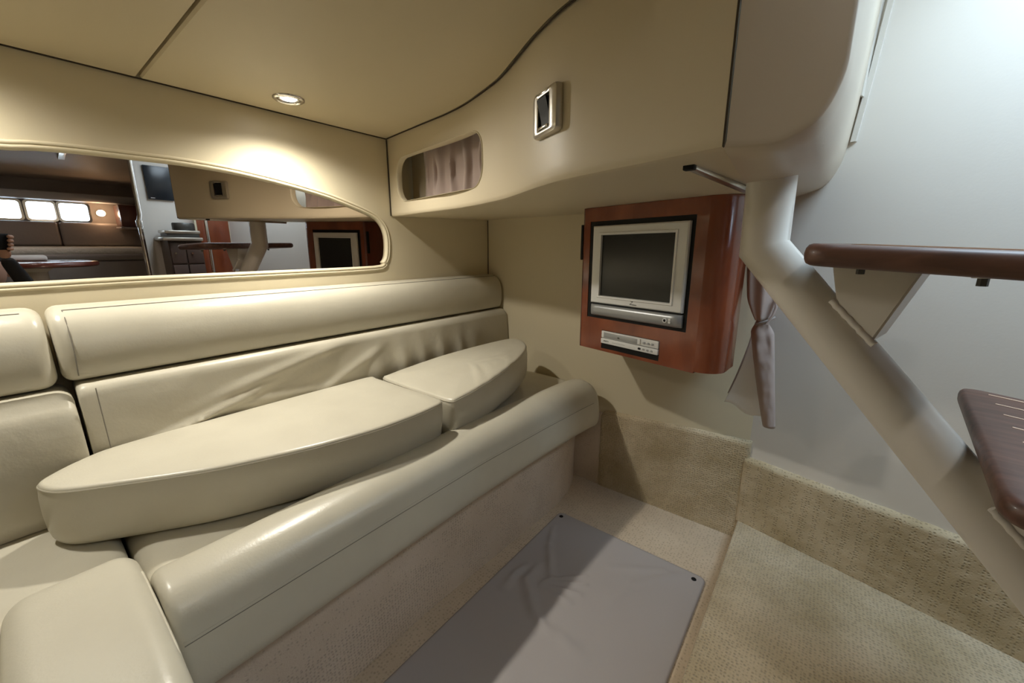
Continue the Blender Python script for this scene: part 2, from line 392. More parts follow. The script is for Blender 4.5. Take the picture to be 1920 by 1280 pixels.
# moulded end of the overhead box: flat face with a rounded lower corner, rolling back to the white wall
KW = [((-.1285, .6095, .1285), (-.20, 1.576, .148)), ((-.104, .618, .1270), (-.15, 1.574, .150)), ((-.076, .628, .1285), (-.116, 1.571, .157)), ((-.056, .636, .136), (-.080, 1.562, .165)), ((-.036, .642, .149), (-.040, 1.553, .186)),
      ((-.023, .647, .171), (-.012, 1.546, .247)), ((-.014, .651, .203), (-.002, 1.543, .34)), ((-.013, .651, .238), (.005, 1.541, .44)), ((-.013, .651, .272), (.009, 1.540, .52)), ((-.013, .651, .50), (.016, 1.539, .70)), ((-.013, .651, .83), (.020, 1.539, .83))]
ka = catmull([k for k, w in KW], 4); wa = catmull([w for k, w in KW], 4)
bm = bmesh.new(); fn_ = Vector((.34, -.94, 0)); rings = []
cF = Vector((-.095, .621, .30))
for k, w in zip(ka, wa):
    inn = k + (cF - k).normalized() * .010; inn -= fn_ * (inn - Vector((-.129, .609, 0))).dot(fn_)
    row = [inn, k + (cF - k).normalized() * .003 - fn_ * .0008, k - fn_ * .004]
    bul = (k - cF); bul -= fn_ * bul.dot(fn_); bul = bul.normalized()
    k2 = k - fn_ * .004
    for j in range(1, 13):
        t = j / 12; row.append(k2 + (w - k2) * t + bul * .006 * math.sin(math.pi * min(1, t * 1.6)) * (t < .625))
    rings.append(row)
G = loft(bm, [[tuple(q) for q in r_] for r_ in rings], False, False)
tl = bm.verts.new(V((-.1285, .6095, .83)))
bm.faces.new([tl] + [r_[0] for r_ in G])
tag(finish('trim_3', bm, TAUPE, smooth=50), 'taupe moulded end of the overhead box with rolled under edge', 'trim', kind='structure')
tag(finish('trim_5', bbox((-.1312, .6086, .130), (-.1285, .618, .83)), GAP), 'dark joint between valance and moulded box', 'trim', kind='structure')
tag(finish('dome_screw', disc_ring((-.085, .80, .139), [(.006, .003), (.005, -.002), (.0005, -.004)], 12), NICKEL, smooth=60), 'tiny metal screw head under the moulded overhead box', 'screw')
# companionway door frame strips on the white wall
dr = thing('door_1', 'white companionway door frame strip beside the moulded box', 'door frame', (.0, 1.54, .3), kind='structure')
def wpt(x, z, d): t = (x - WW.x) / R.x; p = WW + R * t - Q * d; return Vector((p.x, p.y, z))
def strip_on_wall(pts, w, d):
    rings = [[wpt(x - w / 2, z, 0), wpt(x - w / 2, z, d), wpt(x + w / 2, z, d), wpt(x + w / 2, z, 0)] for x, z in pts]
    return lofted([[tuple(q) for q in r] for r in rings])
finish('frame_strip', strip_on_wall([(.006, .29), (.020, .45), (.034, .65), (.044, .8)], .012, .010), PAINT, parent=dr)
finish('sliding_track', strip_on_wall([(.010, .40), (.013, .55), (.017, .65), (.021, .8)], .005, .03), PAINT, parent=dr)

# ------------------------------------------------------------------ port opening in the valance with pleated curtain
wi = thing('window_1', 'small oval port recessed in the valance', 'window', (-1.07, .98, .18), kind='structure')
ol = rrect(-1.329, -.809, .179, .332, .057, 8)
def yv(x): return interp([(p.x, p.y) for p in CVs], x)
rings = [[(x + (1.07 + x) * g, yv(x) + d, z + (z - .255) * g) for x, z in ol] for d, g in ((-.001, .022), (-.003, .016), (-.0035, .006), (-.001, -.004), (.004, -.008), (.018, -.008))]
finish('port_rim', lofted(rings, True, False), VINYL, parent=wi, smooth=50)
bm = bmesh.new(); rr_ = [[(x, yv(max(-1.33, min(-.81, x))) + d, z) for x in [-1.385 + .66 * k / 12 for k in range(13)]] for d, z in ((.115, .152), (.115, .425))]
loft(bm, rr_, False, False); finish('recess_back', bm, VALV, parent=wi)
bm = bmesh.new(); tube(bm, [(-1.255, yv(-1.255) + .114, .252), (-1.255, yv(-1.255) + .104, .252)], .009, 14); finish('snap_button', bm, GREYM, parent=wi)
bm = bmesh.new(); cols = []
NX = 160
for j in range(13):
    z = .150 + .24 * j / 12; row = []
    for i in range(NX + 1):
        t = i / NX; x = -1.245 + .44 * t; pin = math.exp(-((z - .272) / .045) ** 2); d = .078
        for tc_, am in ((.06, .012), (.15, .016), (.24, .018), (.40, .022), (.60, .022), (.80, .024), (.90, .018), (.98, .016)):
            wd = .016 + .030 * (1 - pin) * (1 + .3 * math.sin(tc_ * 30)); d -= am * math.exp(-((t - tc_ - .02 * (1 - pin) * math.sin(tc_ * 50)) / wd) ** 2)
        row.append((x + .006 * math.sin(t * 53) * pin, yv(min(x, -.81)) + d, z))
    cols.append(row)
loft(bm, cols, False, False)
bm2 = finish('port_curtain', bm, CURT, smooth=80); md = bm2.modifiers.new('cloth', 'SOLIDIFY'); md.thickness = .0015
tag(bm2, 'pleated mauve curtain inside the small oval port', 'curtain')

# ------------------------------------------------------------------ recessed lamps
def downlight(x, y, z, label, power, color, half, group='ceiling downlights', bulb=None, size=.02, tilt=0.):
    t = thing('downlight', label, 'ceiling light', (x, y, z), group)
    finish('trim_ring', disc_ring((x, y, z), [(.026, .004), (.027, -.003), (.031, -.006), (.036, -.0055), (.040, -.003), (.041, .001)]), CHROME, parent=t, smooth=60)
    finish('reflector', disc_ring((x, y, z), [(.027, .001), (.025, .004), (.016, .012)]), CHROME, parent=t, smooth=60)
    finish('lens', disc_ring((x, y, z), [(.0235, .0015), (.018, -.002), (.010, -.004), (.0005, -.0045)]), bulb or BULB, parent=t, smooth=60)
    l = bpy.data.lights.new('downlight_beam', 'SPOT'); l.energy = power; l.color = color; l.spot_size = math.radians(2 * half); l.spot_blend = 1.0; l.shadow_soft_size = size
    lo = bpy.data.objects.new('downlight_beam', l); link(lo); lo.location = (x, y, z + H - .012); lo.rotation_euler = (0, -tilt, 0)
    return t
downlight(-1.243, .577, .410, 'lit round chrome downlight in the headliner above the sofa', 24, LAMP, 82, tilt=math.radians(13))
downlight(-1.243, -.14, .410, 'round chrome downlight further along the headliner, out of view', 15, LAMP, 82)

# ------------------------------------------------------------------ sofa
def lofty(profile, ys, rnd=.03, n=5, closed=True, wob=None, rnd0=None):
    """profile(y) -> list of (x,z); rounded ends"""
    y0, y1 = ys[0], ys[-1]; rnd0 = rnd if rnd0 is None else rnd0
    def ring(y, sc, yy):
        pr = profile(y); cx = sum(p[0] for p in pr) / len(pr); cz = sum(p[1] for p in pr) / len(pr)
        hx = max(abs(p[0] - cx) for p in pr); hz = max(abs(p[1] - cz) for p in pr)
        kx = max(.02, 1 - sc / hx); kz = max(.02, 1 - sc / hz); out = []
        for x, z in pr:
            q = [cx + (x - cx) * kx, yy, cz + (z - cz) * kz]
            if wob and sc == 0: w = wob(q[1], q[2], q[0]); q[0] += w
            out.append(tuple(q))
        return out
    ra = []
    for k in range(n + 1):
        a = math.pi / 2 * k / n                       # a=0: end face, a=90deg: full section
        ra.append(ring(y0, rnd0 * (1 - math.sin(a)), y0 + rnd0 * (1 - math.cos(a))))
    rb = []
    for k in range(n + 1):
        a = math.pi / 2 * k / n
        rb.append(ring(y1, rnd * (1 - math.sin(a)), y1 - rnd * (1 - math.cos(a))))
    mid = [ring(y, 0, y) for y in ys if y0 + rnd * 1.1 < y < y1 - rnd * 1.1]
    bm = bmesh.new(); loft(bm, ra + mid + rb[::-1]); return bm
def lin(a, b, n): return [a + (b - a) * k / n for k in range(n + 1)]
def prof_cat(pts, n=4): return [(p.x, p.y) for p in catmull([(a, b, 0) for a, b in pts], n, True)]
def stitch_y(fn, ys, r=.0011): return tubed([fn(y) for y in ys], r, 5)

sofa = thing('sofa', 'long cream leather sofa below the mirror with a rolled front edge', 'sofa', (-1.05, .8, -1.08), group='cream leather seating')
XB = [(-.9, -.82), (.365, -.82), (.63, -.822), (1.14, -.795), (1.305, -.788), (1.43, -.80), (1.51, -.825), (1.572, -.857)]
bm = bmesh.new(); ys = lin(.06, 1.572, 60)
loft(bm, [[(-1.38, y, -1.082), (interp(XB, y), y, -1.082), (interp(XB, y), y, -.95), (interp(XB, y) + .006, y, -.85), (interp(XB, y), y, -.78), (-1.38, y, -.76)] for y in ys])
finish('carpeted_base', bm, CARPETB, parent=sofa, smooth=50)
SEATP = [(-1.31, -.76), (-1.31, -.62), (-1.29, -.595), (-1.2, -.590), (-1.05, -.588), (-.93, -.592), (-.88, -.60), (-.86, -.64), (-.86, -.77), (-1.0, -.772), (-1.2, -.772)]
finish('seat_cushion', lofty(lambda y: prof_cat(SEATP), lin(.060, 1.567, 40), rnd=.05, wob=None), LEATHER, parent=sofa, smooth=60)
XF = [(.0, -.742), (.5, -.744), (.8, -.742), (1.1, -.728), (1.35, -.71), (1.5, -.695)]
BOL = [(-.172, -.612), (-.166, -.585), (-.140, -.562), (-.100, -.551), (-.058, -.556), (-.026, -.577), (-.006, -.612), (.001, -.645), (.006, -.685), (.004, -.722), (-.012, -.745), (-.05, -.756), (-.09, -.76), (-.16, -.76), (-.178, -.70)]
bol = finish('front_bolster', lofty(lambda y: [(interp(XF, y) + a, b) for a, b in prof_cat(BOL)], lin(.064, 1.508, 44), rnd=.045, n=7, rnd0=.018), LEATHER, parent=sofa, smooth=60)
for dz in (0, -.006):
    finish('stitching', stitch_y(lambda y: (interp(XF, y) - .0025 + (.0018 if dz else 0), y, -.626 + dz), lin(.074, 1.47, 40), .0011 if dz == 0 else .0008), THREAD if dz else LEATHERD, parent=bol)
ROLL = [(-1.394, -.129), (-1.378, -.124), (-1.350, -.126), (-1.325, -.137), (-1.307, -.160), (-1.297, -.195), (-1.295, -.235), (-1.300, -.268), (-1.312, -.287), (-1.35, -.289), (-1.394, -.289), (-1.396, -.21)]
roll = finish('backrest_roll', lofty(lambda y: prof_cat(ROLL), lin(.040, 1.570, 40), rnd=.022), LEATHER, parent=sofa, smooth=60)
finish('stitching', stitch_y(lambda y: (-1.3375, y, -.1292), lin(.065, 1.55, 30)), THREAD, parent=roll)
finish('stitching', tubed([(-1.3375, .066, -.1292), (-1.3135, .0665, -.148), (-1.2995, .0665, -.178), (-1.2945, .0665, -.21), (-1.2940, .0655, -.24), (-1.300, .064, -.275)], .0011, 5), THREAD, parent=roll)
def pucker(y, z, x):
    if x < -1.31: return 0
    ed = max(0, min(1, (-.298 - z) / .03)) * max(0, min(1, (z + .60) / .03)) * max(0, min(1, (y - .07) / .05)) * max(0, min(1, (1.56 - y) / .04))
    m = math.exp(-((z + .45) / .075) ** 2); a = 0
    for yc, wd, am in ((.80, .035, .014), (.92, .028, .015), (1.02, .022, .009), (1.12, .03, .014), (1.23, .022, .009), (1.32, .035, .010)):
        a += am * math.exp(-((y - yc + (z + .45) * .12) / wd) ** 2)
    d = 0
    for y0, z0, sl, wd, am, ln in ((.30, -.43, .30, .010, .008, .16), (.20, -.455, .25, .008, .006, .10), (.52, -.345, .22, .014, .008, .22), (.48, -.44, -.10, .02, .006, .2), (.70, -.41, .45, .016, .007, .12)):
        d += am * math.exp(-((z - z0 - sl * (y - y0)) / wd) ** 2) * math.exp(-((y - y0) / ln) ** 4)
    return ed * (a * m + d + .004 * noise.noise(Vector((y * 5, z * 9, 3.1))) - .006 * math.exp(-((y - .62) / .2) ** 2) * m)
def lowp(y): return [(-1.38, -.60), (-1.276, -.595)] + [(-1.272 + .008 * max(0, min(1, (y - .9) / .5)) - .008 * ((k - 15) / 15) ** 2, -.585 + .27 * k / 30) for k in range(31)] + [(-1.284, -.304), (-1.294, -.296), (-1.31, -.2925), (-1.38, -.2925)]
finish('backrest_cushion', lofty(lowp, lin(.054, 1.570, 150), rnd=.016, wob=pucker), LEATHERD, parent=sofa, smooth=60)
finish('stitching', tubed([(-1.257, .082, -.30), (-1.2545, .082, -.40), (-1.252, .082, -.48), (-1.256, .083, -.56)], .0011, 5), THREAD, parent=sofa)

sf2 = thing('corner_sofa_section', 'cream leather sofa section at the left edge of the picture beyond the seam', 'sofa', (-1.05, -.3, -1.08), group='cream leather seating')
finish('backrest_roll', lofty(lambda y: prof_cat([(a + .004, b - (.006 if b < -.2 else 0)) for a, b in ROLL]), lin(-.75, .034, 24), rnd=.026), LEATHER, parent=sf2, smooth=60)
finish('stitching', stitch_y(lambda y: (-1.3335, y, -.1292), lin(-.72, .005, 20)), THREAD, parent=sf2)
def lowp2(y): return [(-1.38, -.60)] + [(-1.264 + .018 * math.sin(math.pi * min(1, max(0, (k - 1) / 15))) ** .6 - (.02 if k > 16 else 0), -.59 + .29 * k / 18) for k in range(19)] + [(-1.30, -.298), (-1.38, -.298)]
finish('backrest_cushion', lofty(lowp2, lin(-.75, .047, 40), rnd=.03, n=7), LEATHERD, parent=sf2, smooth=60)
finish('seat_cushion', lofty(lambda y: prof_cat([(a if a < -1.1 else a - .08, b) for a, b in SEATP]), lin(-.75, .054, 30), rnd=.03), LEATHER, parent=sf2, smooth=60)
PADP = [(-1.005, -.70), (-1.004, -.60), (-.985, -.566), (-.93, -.552), (-.80, -.546), (-.65, -.548), (-.56, -.56), (-.53, -.60), (-.52, -.66), (-.525, -.75), (-.55, -.785), (-.75, -.79), (-.95, -.785)]
finish('front_pad', lofty(lambda y: prof_cat(PADP), lin(-.103, .061, 20), rnd=.035, n=8), LEATHER, parent=sf2, smooth=60)
finish('piping', tubed([(-.90, .0585, -.566), (-.80, .0590, -.563), (-.68, .0590, -.565), (-.58, .0585, -.585), (-.535, .058, -.63), (-.53, .058, -.72)], .0022, 6), LEATHER, parent=sf2)
finish('front_pad', lofty(lambda y: prof_cat(PADP), lin(-.75, -.107, 20), rnd=.035, n=8), LEATHER, parent=sf2, smooth=60)
bm = bmesh.new(); box(bm, (-1.38, -.74, -1.082), (-.60, .056, -.77)); finish('carpeted_base', bm, CARPETB, parent=sf2)

# ------------------------------------------------------------------ loose cushions on the seat
def cushion(name, top, h, bot_shift, zf, label, r=.012, crease=None, tilt=None):
    """top: outline (x,y) anticlockwise or clockwise; zf(x,y) top height; h thickness"""
    P = [Vector((p.x, p.y)) for p in catmull([(a, b, 0) for a, b in top], 5, True)]
    n = len(P); c = sum(P, Vector((0, 0))) / n
    area = sum(P[i - 1].x * P[i].y - P[i].x * P[i - 1].y for i in range(n)); s = 1 if area > 0 else -1
    nr = []
    for i in range(n):
        t = (P[(i + 1) % n] - P[i - 1]).normalized(); nr.append(Vector((t.y, -t.x)) * s)
    def ring(ins, dz, k=1.0, dome=0):
        out = []
        for p, q in zip(P, nr):
            a = p - q * ins; a = c + (a - c) * k; z = zf(a.x, a.y) + dz + dome
            out.append((a.x + bot_shift[0] * (-dz / h if dz < 0 else 0), a.y + bot_shift[1] * (-dz / h if dz < 0 else 0), z + (crease(a.x, a.y) if crease and dz > -.02 else 0)))
        return out
    rings = [ring(.03, -h + .002), ring(.012, -h), ring(.003, -h + .005), ring(0, -h + .014), ring(-.003, -h * .75), ring(-.004, -h * .5), ring(-.003, -h * .25), ring(0, -.008), ring(.0012, -.003), ring(.004, .0008), ring(.010, .0025)]
    for k in (.93, .85, .75, .62, .48, .33, .18, .06): rings.append(ring(.010, .0025, k, .006 * (1 - k ** 3)))
    o = finish(name, lofted(rings), LEATHER, smooth=55); tag(o, label, 'cushion', 'loose cushions on the sofa seat')
    seam = [tuple(Vector(p)) for p in ring(.0008, -.006)]
    finish('piping', tubed(seam + [seam[0]], .0018, 6), LEATHERD, parent=o)
    return o
C1 = [(-.866, .755), (-.852, .69), (-.850, .606), (-.858, .514), (-.886, .390), (-.923, .289), (-.962, .200), (-1.009, .123), (-1.058, .052), (-1.093, .004), (-1.124, -.022), (-1.168, -.035), (-1.200, -.016), (-1.238, .030), (-1.262, .085), (-1.267, .20), (-1.266, .43), (-1.262, .65), (-1.256, .757), (-1.21, .763), (-1.05, .763), (-.92, .763)]
cushion('long_lens_cushion', C1, .1385, (-.02, .0), lambda x, y: -.448, 'long pointed cream leather cushion lying along the sofa seat')
C2 = [(-.868, .792), (-.860, .83), (-.861, .90), (-.872, 1.01), (-.905, 1.165), (-.952, 1.295), (-1.0, 1.365), (-1.06, 1.402), (-1.115, 1.395), (-1.165, 1.28), (-1.215, 1.10), (-1.235, .95), (-1.240, .83), (-1.23, .795), (-1.12, .788), (-.95, .786)]
def crs(x, y):
    a = 0
    for yc, am, wd in ((1.00, .007, .016), (1.06, .009, .012), (1.11, .007, .012), (1.17, .007, .014)):
        a += am * math.exp(-((y - yc + (x + .95) * .8) / wd) ** 2) * math.exp(-((x + .95) / .07) ** 2)
    return a
cushion('short_lens_cushion', C2, .1285, (-.0, .0), lambda x, y: -.457 + .06 * max(0, y - .78) / .65, 'short wedge shaped cream leather cushion at the far end of the sofa seat', crease=crs)

# ------------------------------------------------------------------ floor mat
bm = bmesh.new(); x0, x1, y0, y1 = -.748, -.180, .02, 1.272; NX, NY = 110, 230
FOLDS = [(-.655, .976, -.647, .892, .015, .010), (-.647, .892, -.563, .814, .018, .016), (-.563, .814, -.49, .785, .016, .010), (-.72, 1.17, -.67, 1.067, .012, .010), (-.67, 1.067, -.591, .955, .013, .013),
         (-.689, .827, -.698, .895, .014, .008), (-.698, .895, -.684, .953, .012, .007), (-.60, .93, -.50, 1.03, .008, .008), (-.60, .92, -.485, 1.0, .008, .008), (-.60, .91, -.48, .955, .009, .008), (-.59, .90, -.49, .91, .010, .007),
         (-.24, 1.25, -.36, 1.10, .016, .006), (-.36, 1.10, -.39, 1.0, .016, .005), (-.48, .80, -.385, .78, .02, .006), (-.30, 1.22, -.45, 1.12, .014, .005), (-.5, .62, -.38, .42, .03, .006)]
def fold(x, y):
    z = 0
    def ridge(ax, ay, bx, by, wd, am):
        dx, dy = bx - ax, by - ay; L2 = dx * dx + dy * dy; t = max(0, min(1, ((x - ax) * dx + (y - ay) * dy) / L2))
        d = math.hypot(x - ax - dx * t, y - ay - dy * t); return am * math.exp(-(d / wd) ** 2) * (1 - .5 * abs(2 * t - 1))
    for a in FOLDS: z += ridge(*a)
    return z + .0015 * noise.noise(Vector((x * 9, y * 9, 0)))
G = []
oc = .022
for i in range(NX + 1):
    row = []
    for j in range(NY + 1):
        x = x0 + (x1 - x0) * i / NX; y = y0 + (y1 - y0) * j / NY
        ex, ey = min(x - x0, x1 - x), min(y - y0, y1 - y)
        if ex < oc and ey < oc:                         # rounded corners
            cx = x0 + oc if x - x0 < oc else x1 - oc; cy = y0 + oc if y - y0 < oc else y1 - oc
            d = Vector((x - cx, y - cy)); m_ = max(abs(d.x), abs(d.y)) / oc
            if d.length > 1e-6: d = d.normalized() * oc * m_
            x, y = cx + d.x, cy + d.y
        e = max(0, min(1, min(ex, ey) / .01)); row.append(bm.verts.new(V((x, y, -1.0765 + .0015 + .003 * math.sqrt(e * (2 - e)) + fold(x, y) * min(1, min(ex, ey) / .05)))))
    G.append(row)
for i in range(NX):
    for j in range(NY): bm.faces.new((G[i][j], G[i + 1][j], G[i + 1][j + 1], G[i][j + 1]))
ed = [G[i][0] for i in range(NX + 1)] + [G[NX][j] for j in range(1, NY + 1)] + [G[i][NY] for i in range(NX - 1, -1, -1)] + [G[0][j] for j in range(NY - 1, 0, -1)]
bt = [bm.verts.new((v.co.x, v.co.y, H - 1.0795)) for v in ed]
for i in range(len(ed)): bm.faces.new((ed[i - 1], ed[i], bt[i], bt[i - 1]))
fm = finish('floor_mat', bm, MAT, smooth=70); tag(fm, 'grey canvas floor mat with folds, snapped to the cabin floor', 'floor mat')
for x, y in ((-.727, 1.245), (-.212, 1.243), (-.727, .05), (-.212, .05)):
    finish('snap', disc_ring((x, y, -1.071), [(.0085, -.004), (.0085, -.001), (.0065, .001), (.0005, .0012)], 18), BLACK, parent=fm, smooth=60)

# ------------------------------------------------------------------ television cabinet
O = Vector((-.715, 1.316, 0)); fcab = (O, R, EZ, -Q)     # u along the front, v up, n towards the room
def cu(u, q=0): p = O + R * u + Q * q; return (p.x, p.y)
cab = thing('tv_cabinet', 'glossy cherry wood cabinet hung on the back wall below the valance', 'cabinet', (-.45, 1.42, -.357))
out = [cu(0, .01), cu(.006, .002), cu(.012, 0)]
TVU0, TVU1, TVZ0, TVZ1 = .038, .421, -.240, .094
cen = (.455, .062)
arc = [(.455 + .062 * math.sin(math.radians(a)), .062 - .062 * math.cos(math.radians(a))) for a in range(0, 96, 8)]
right_side = [cu(u, q) for u, q in arc] + [cu(.502, .15), (-.262, 1.573)]
left_side = [(-.700, 1.573)]
# body as four fronts around the television opening and the player slot + side shells
DV = (.110, .340, -.346, -.280)
def colbox(bm, u0, u1, z0, z1, d=.02): box(bm, (u0, -d, z0), (u1, 0, z1), frame=(O, R, -Q, EZ))
bm = bmesh.new()
def panel(bm, poly, z0, z1):
    loft(bm, [[(x, y, z) for x, y in poly] for z in (z0, z1)])
for u0, u1, z0, z1 in ((.012, .455, TVZ1, .140), (.012, TVU0, TVZ0, TVZ1), (TVU1, .455, TVZ0, TVZ1), (.012, .455, DV[3], TVZ0), (.012, DV[0], DV[2], DV[3]), (DV[1], .455, DV[2], DV[3]), (.012, .455, -.357, DV[2])):
    panel(bm, [cu(u0), cu(u1), cu(u1, .018), cu(u0, .018)], z0, z1)
bmesh.ops.remove_doubles(bm, verts=bm.verts[:], dist=.00005)
finish('front_panel', bm, CHERRY, parent=cab)
bm = bmesh.new(); rs = right_side; inn = [cu(.455, .018)] + [((x - cu(*cen)[0]) * .8 + cu(*cen)[0], (y - cu(*cen)[1]) * .8 + cu(*cen)[1]) for x, y in right_side[1:12]] + [(right_side[12][0] - .018, right_side[12][1]), (right_side[13][0] - .018, 1.573)]
loft(bm, [[(x, y, z) for x, y in rs + inn[::-1]] for z in (-.352, -.338, .14)]); finish('rounded_side', bm, CHERRY, parent=cab, smooth=50)
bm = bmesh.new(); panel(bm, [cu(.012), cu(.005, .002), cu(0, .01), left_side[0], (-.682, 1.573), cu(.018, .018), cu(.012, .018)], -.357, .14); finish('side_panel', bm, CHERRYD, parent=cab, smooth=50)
bm = bmesh.new(); poly = [cu(.004, .004)] + rs[1:] + left_side
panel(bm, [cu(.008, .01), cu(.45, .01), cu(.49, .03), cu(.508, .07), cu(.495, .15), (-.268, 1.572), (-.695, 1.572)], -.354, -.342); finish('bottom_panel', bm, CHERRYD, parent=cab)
bm = bmesh.new(); box(bm, (-.008, -.02, -.037), (-.001, .0, .086), frame=(O, R, Q, EZ)); bm.free()
finish('hinge', bbox((-.010, .004, -.037), (-.0005, .02, .086), frame=(O, R, Q, EZ), r=.002), BLACK, parent=cab)
bm = bmesh.new(); box(bm, (TVU0, .002, TVZ0), (TVU1, .024, TVZ1), frame=(O, R, Q, EZ)); finish('black_recess', bm, BLACK, parent=cab)

# ------------------------------------------------------------------ television
tv = thing('television', 'small silver flat screen television set into the cherry cabinet', 'television', (-.49, 1.26, -.229))
B = (.060, .408, -.229, .078); SC = (.100, .369, -.157, .047)
bm = bmesh.new()
def ring4(u0, u1, z0, z1, q): return [tuple(Vector((*cu(u, q), z))) for u, z in ((u0, z0), (u1, z0), (u1, z1), (u0, z1))]
bz = (B[0], B[1], -.184, B[3])
loft(bm, [ring4(*bz, .004), ring4(*bz, -.008), ring4(bz[0] + .004, bz[1] - .004, bz[2] + .003, bz[3] - .004, -.0115), ring4(SC[0] - .009, SC[1] + .009, SC[2] - .008, SC[3] + .009, -.012), ring4(SC[0] - .0075, SC[1] + .0075, SC[2] - .0065, SC[3] + .0075, -.0155), ring4(SC[0] - .001, SC[1] + .001, SC[2] - .001, SC[3] + .001, -.0145), ring4(*SC, -.006)], True, False)
finish('bezel', bm, SILVER, parent=tv, smooth=20)
bm = bmesh.new(); loft(bm, [ring4(SC[0] - .002, SC[1] + .002, SC[2] - .002, SC[3] + .002, .0), ring4(SC[0] - .002, SC[1] + .002, SC[2] - .002, SC[3] + .002, -.0065)]); finish('screen', bm, SCREEN, parent=tv)
# speaker bar, bulging
rings = []
for u in lin(B[0], B[1], 24):
    e = min(1, min(u - B[0], B[1] - u) / .006 + .35)
    rings.append([tuple(Vector((*cu(u, q if q > 0 else q * e), z))) for q, z in ((.003, -.229), (-.008, -.2285), (-.015, -.222), (-.019, -.21), (-.0195, -.2), (-.0165, -.193), (-.012, -.190), (.003, -.190))])
bar = finish('speaker_bar', lofted(rings), SILVERD, parent=tv, smooth=50)
finish('gap_shadow_strip', bbox((.064, -.004, -.190), (.404, .003, -.184), frame=(O, R, Q, EZ)), BLACK, parent=tv)
fb = (O, R, EZ, -Q)
finish('power_button', plate([(.362 + .0075 * math.cos(k * .4488), -.2095 + .0075 * math.sin(k * .4488)) for k in range(14)], fb, .015, .0215, r=.001), SILVER, parent=bar)
finish('sensor_eye', plate([(.362 + .0042 * math.cos(k * .4488), -.2095 + .0042 * math.sin(k * .4488)) for k in range(14)], fb, .02, .0222, r=.0005), BLACK, parent=bar)
for k in range(2):
    finish('indicator_mark', plate([(.374, -.2025 - k * .008), (.381, -.2025 - k * .008), (.381, -.2085 - k * .008), (.374, -.2085 - k * .008)], fb, .015, .0212), SILVER, parent=bar)
def text_mesh(name, body, size, loc, m, parent, shear=0., ext=.0004):
    c = bpy.data.curves.new(name, 'FONT'); c.body = body; c.size = size; c.extrude = ext; c.align_x = 'CENTER'; c.align_y = 'CENTER'; c.shear = shear
    t = bpy.data.objects.new(name, c); link(t); bpy.context.view_layer.update()
    me = bpy.data.meshes.new_from_object(t.evaluated_get(bpy.context.evaluated_depsgraph_get())); bpy.data.objects.remove(t)
    b2 = bmesh.new(); b2.from_mesh(me); bpy.data.meshes.remove(me)
    for v in b2.verts: v.co = V(loc + R * v.co.x + EZ * v.co.y - Q * v.co.z)
    return finish(name, b2, m, parent=parent, smooth=20)
def pc(u, z, q): p = O + R * u + Q * q; return Vector((p.x, p.y, z))
text_mesh('brand_mark', 'Z', .017, pc(.232, -.1715, -.0119), BLACK, tv, shear=.35)
text_mesh('brand_name', 'ZENITH', .0045, pc(.246, -.1765, -.0119), GREYM, tv)

# ------------------------------------------------------------------ disc player
dvd = thing('disc_player', 'slim silver disc player in the cherry cabinet below the television', 'disc player', (-.5, 1.27, -.346))
finish('slot', bbox((DV[0], .002, DV[2]), (DV[1], .03, DV[3]), frame=(O, R, Q, EZ)), BLACK, parent=dvd)
fc = finish('upper_fascia', bbox((.112, -.004, -.306), (.338, .01, -.282), frame=(O, R, Q, EZ), r=.0015), SILVER, parent=dvd)
finish('lower_fascia', bbox((.112, -.006, -.326), (.338, .01, -.308), frame=(O, R, Q, EZ), r=.0015), SILVER, parent=dvd)
finish('disc_tray', bbox((.126, -.0065, -.303), (.262, .0, -.286), frame=(O, R, Q, EZ), r=.0012), SILVERD, parent=fc)
finish('tray_end_cap', bbox((.263, -.0075, -.304), (.274, .0, -.285), frame=(O, R, Q, EZ), r=.0015), SILVER, parent=fc)
finish('tray_end_cap', bbox((.120, -.0075, -.304), (.1265, .0, -.285), frame=(O, R, Q, EZ), r=.0015), SILVER, parent=fc)
finish('disc_logo', plate([(.188 + .005 * math.cos(k * .4488), -.2965 + .0028 * math.sin(k * .4488)) for k in range(14)], fb, .005, .0070), GREYM, parent=fc)
for u, z in ((.288, -.295), (.303, -.295), (.317, -.295), (.288, -.317), (.303, -.317), (.317, -.317)):
    finish('button', plate([(u + .0045 * math.cos(k * .5236), z + .0035 * math.sin(k * .5236)) for k in range(12)], fb, .003, .0072, r=.0006), SILVERD, parent=dvd)
finish('display_window', plate([(.268, -.3135), (.276, -.3135), (.278, -.317), (.276, -.3205), (.268, -.3205), (.266, -.317)], fb, .004, .0066), BLACK, parent=dvd)
text_mesh('player_name', 'ZENITH', .0065, pc(.135, -.3165, -.0062), GREYM, dvd)
finish('printed_line', bbox((.162, -.0063, -.3178), (.215, -.006, -.3166), frame=(O, R, Q, EZ)), SILVERD, parent=dvd)

# ------------------------------------------------------------------ switch on the valance
tx = Vector((.884, -.468, 0)).normalized(); tn = Vector((-.468, -.884, 0)).normalized(); c = Vector((-.4705, .7135, .259)) + tn * .001
sw = thing('rocker_switch', 'square chrome bezel with black rocker switch on the valance', 'light switch', (c.x, c.y, c.z - .042))
fr = (c, tx, EZ, tn)
bm = bmesh.new(); OUT = rrect(-.0475, .0475, -.041, .041, .010, 4); OI = rrect(-.0225, .0225, -.030, .030, .003, 4)
def rg(ol_, d): return [tuple(c + tx * u + EZ * v + tn * d) for u, v in ol_]
def sc_(ol_, k): return [(u * k, v * k) for u, v in ol_]
loft(bm, [rg(OUT, -.004), rg(OUT, .004), rg(sc_(OUT, .97), .009), rg(sc_(OUT, .86), .012), rg(sc_(OI, 1.12), .0125), rg(OI, .011), rg(OI, .002)], True, False); finish('bezel', bm, NICKEL, parent=sw, smooth=40)
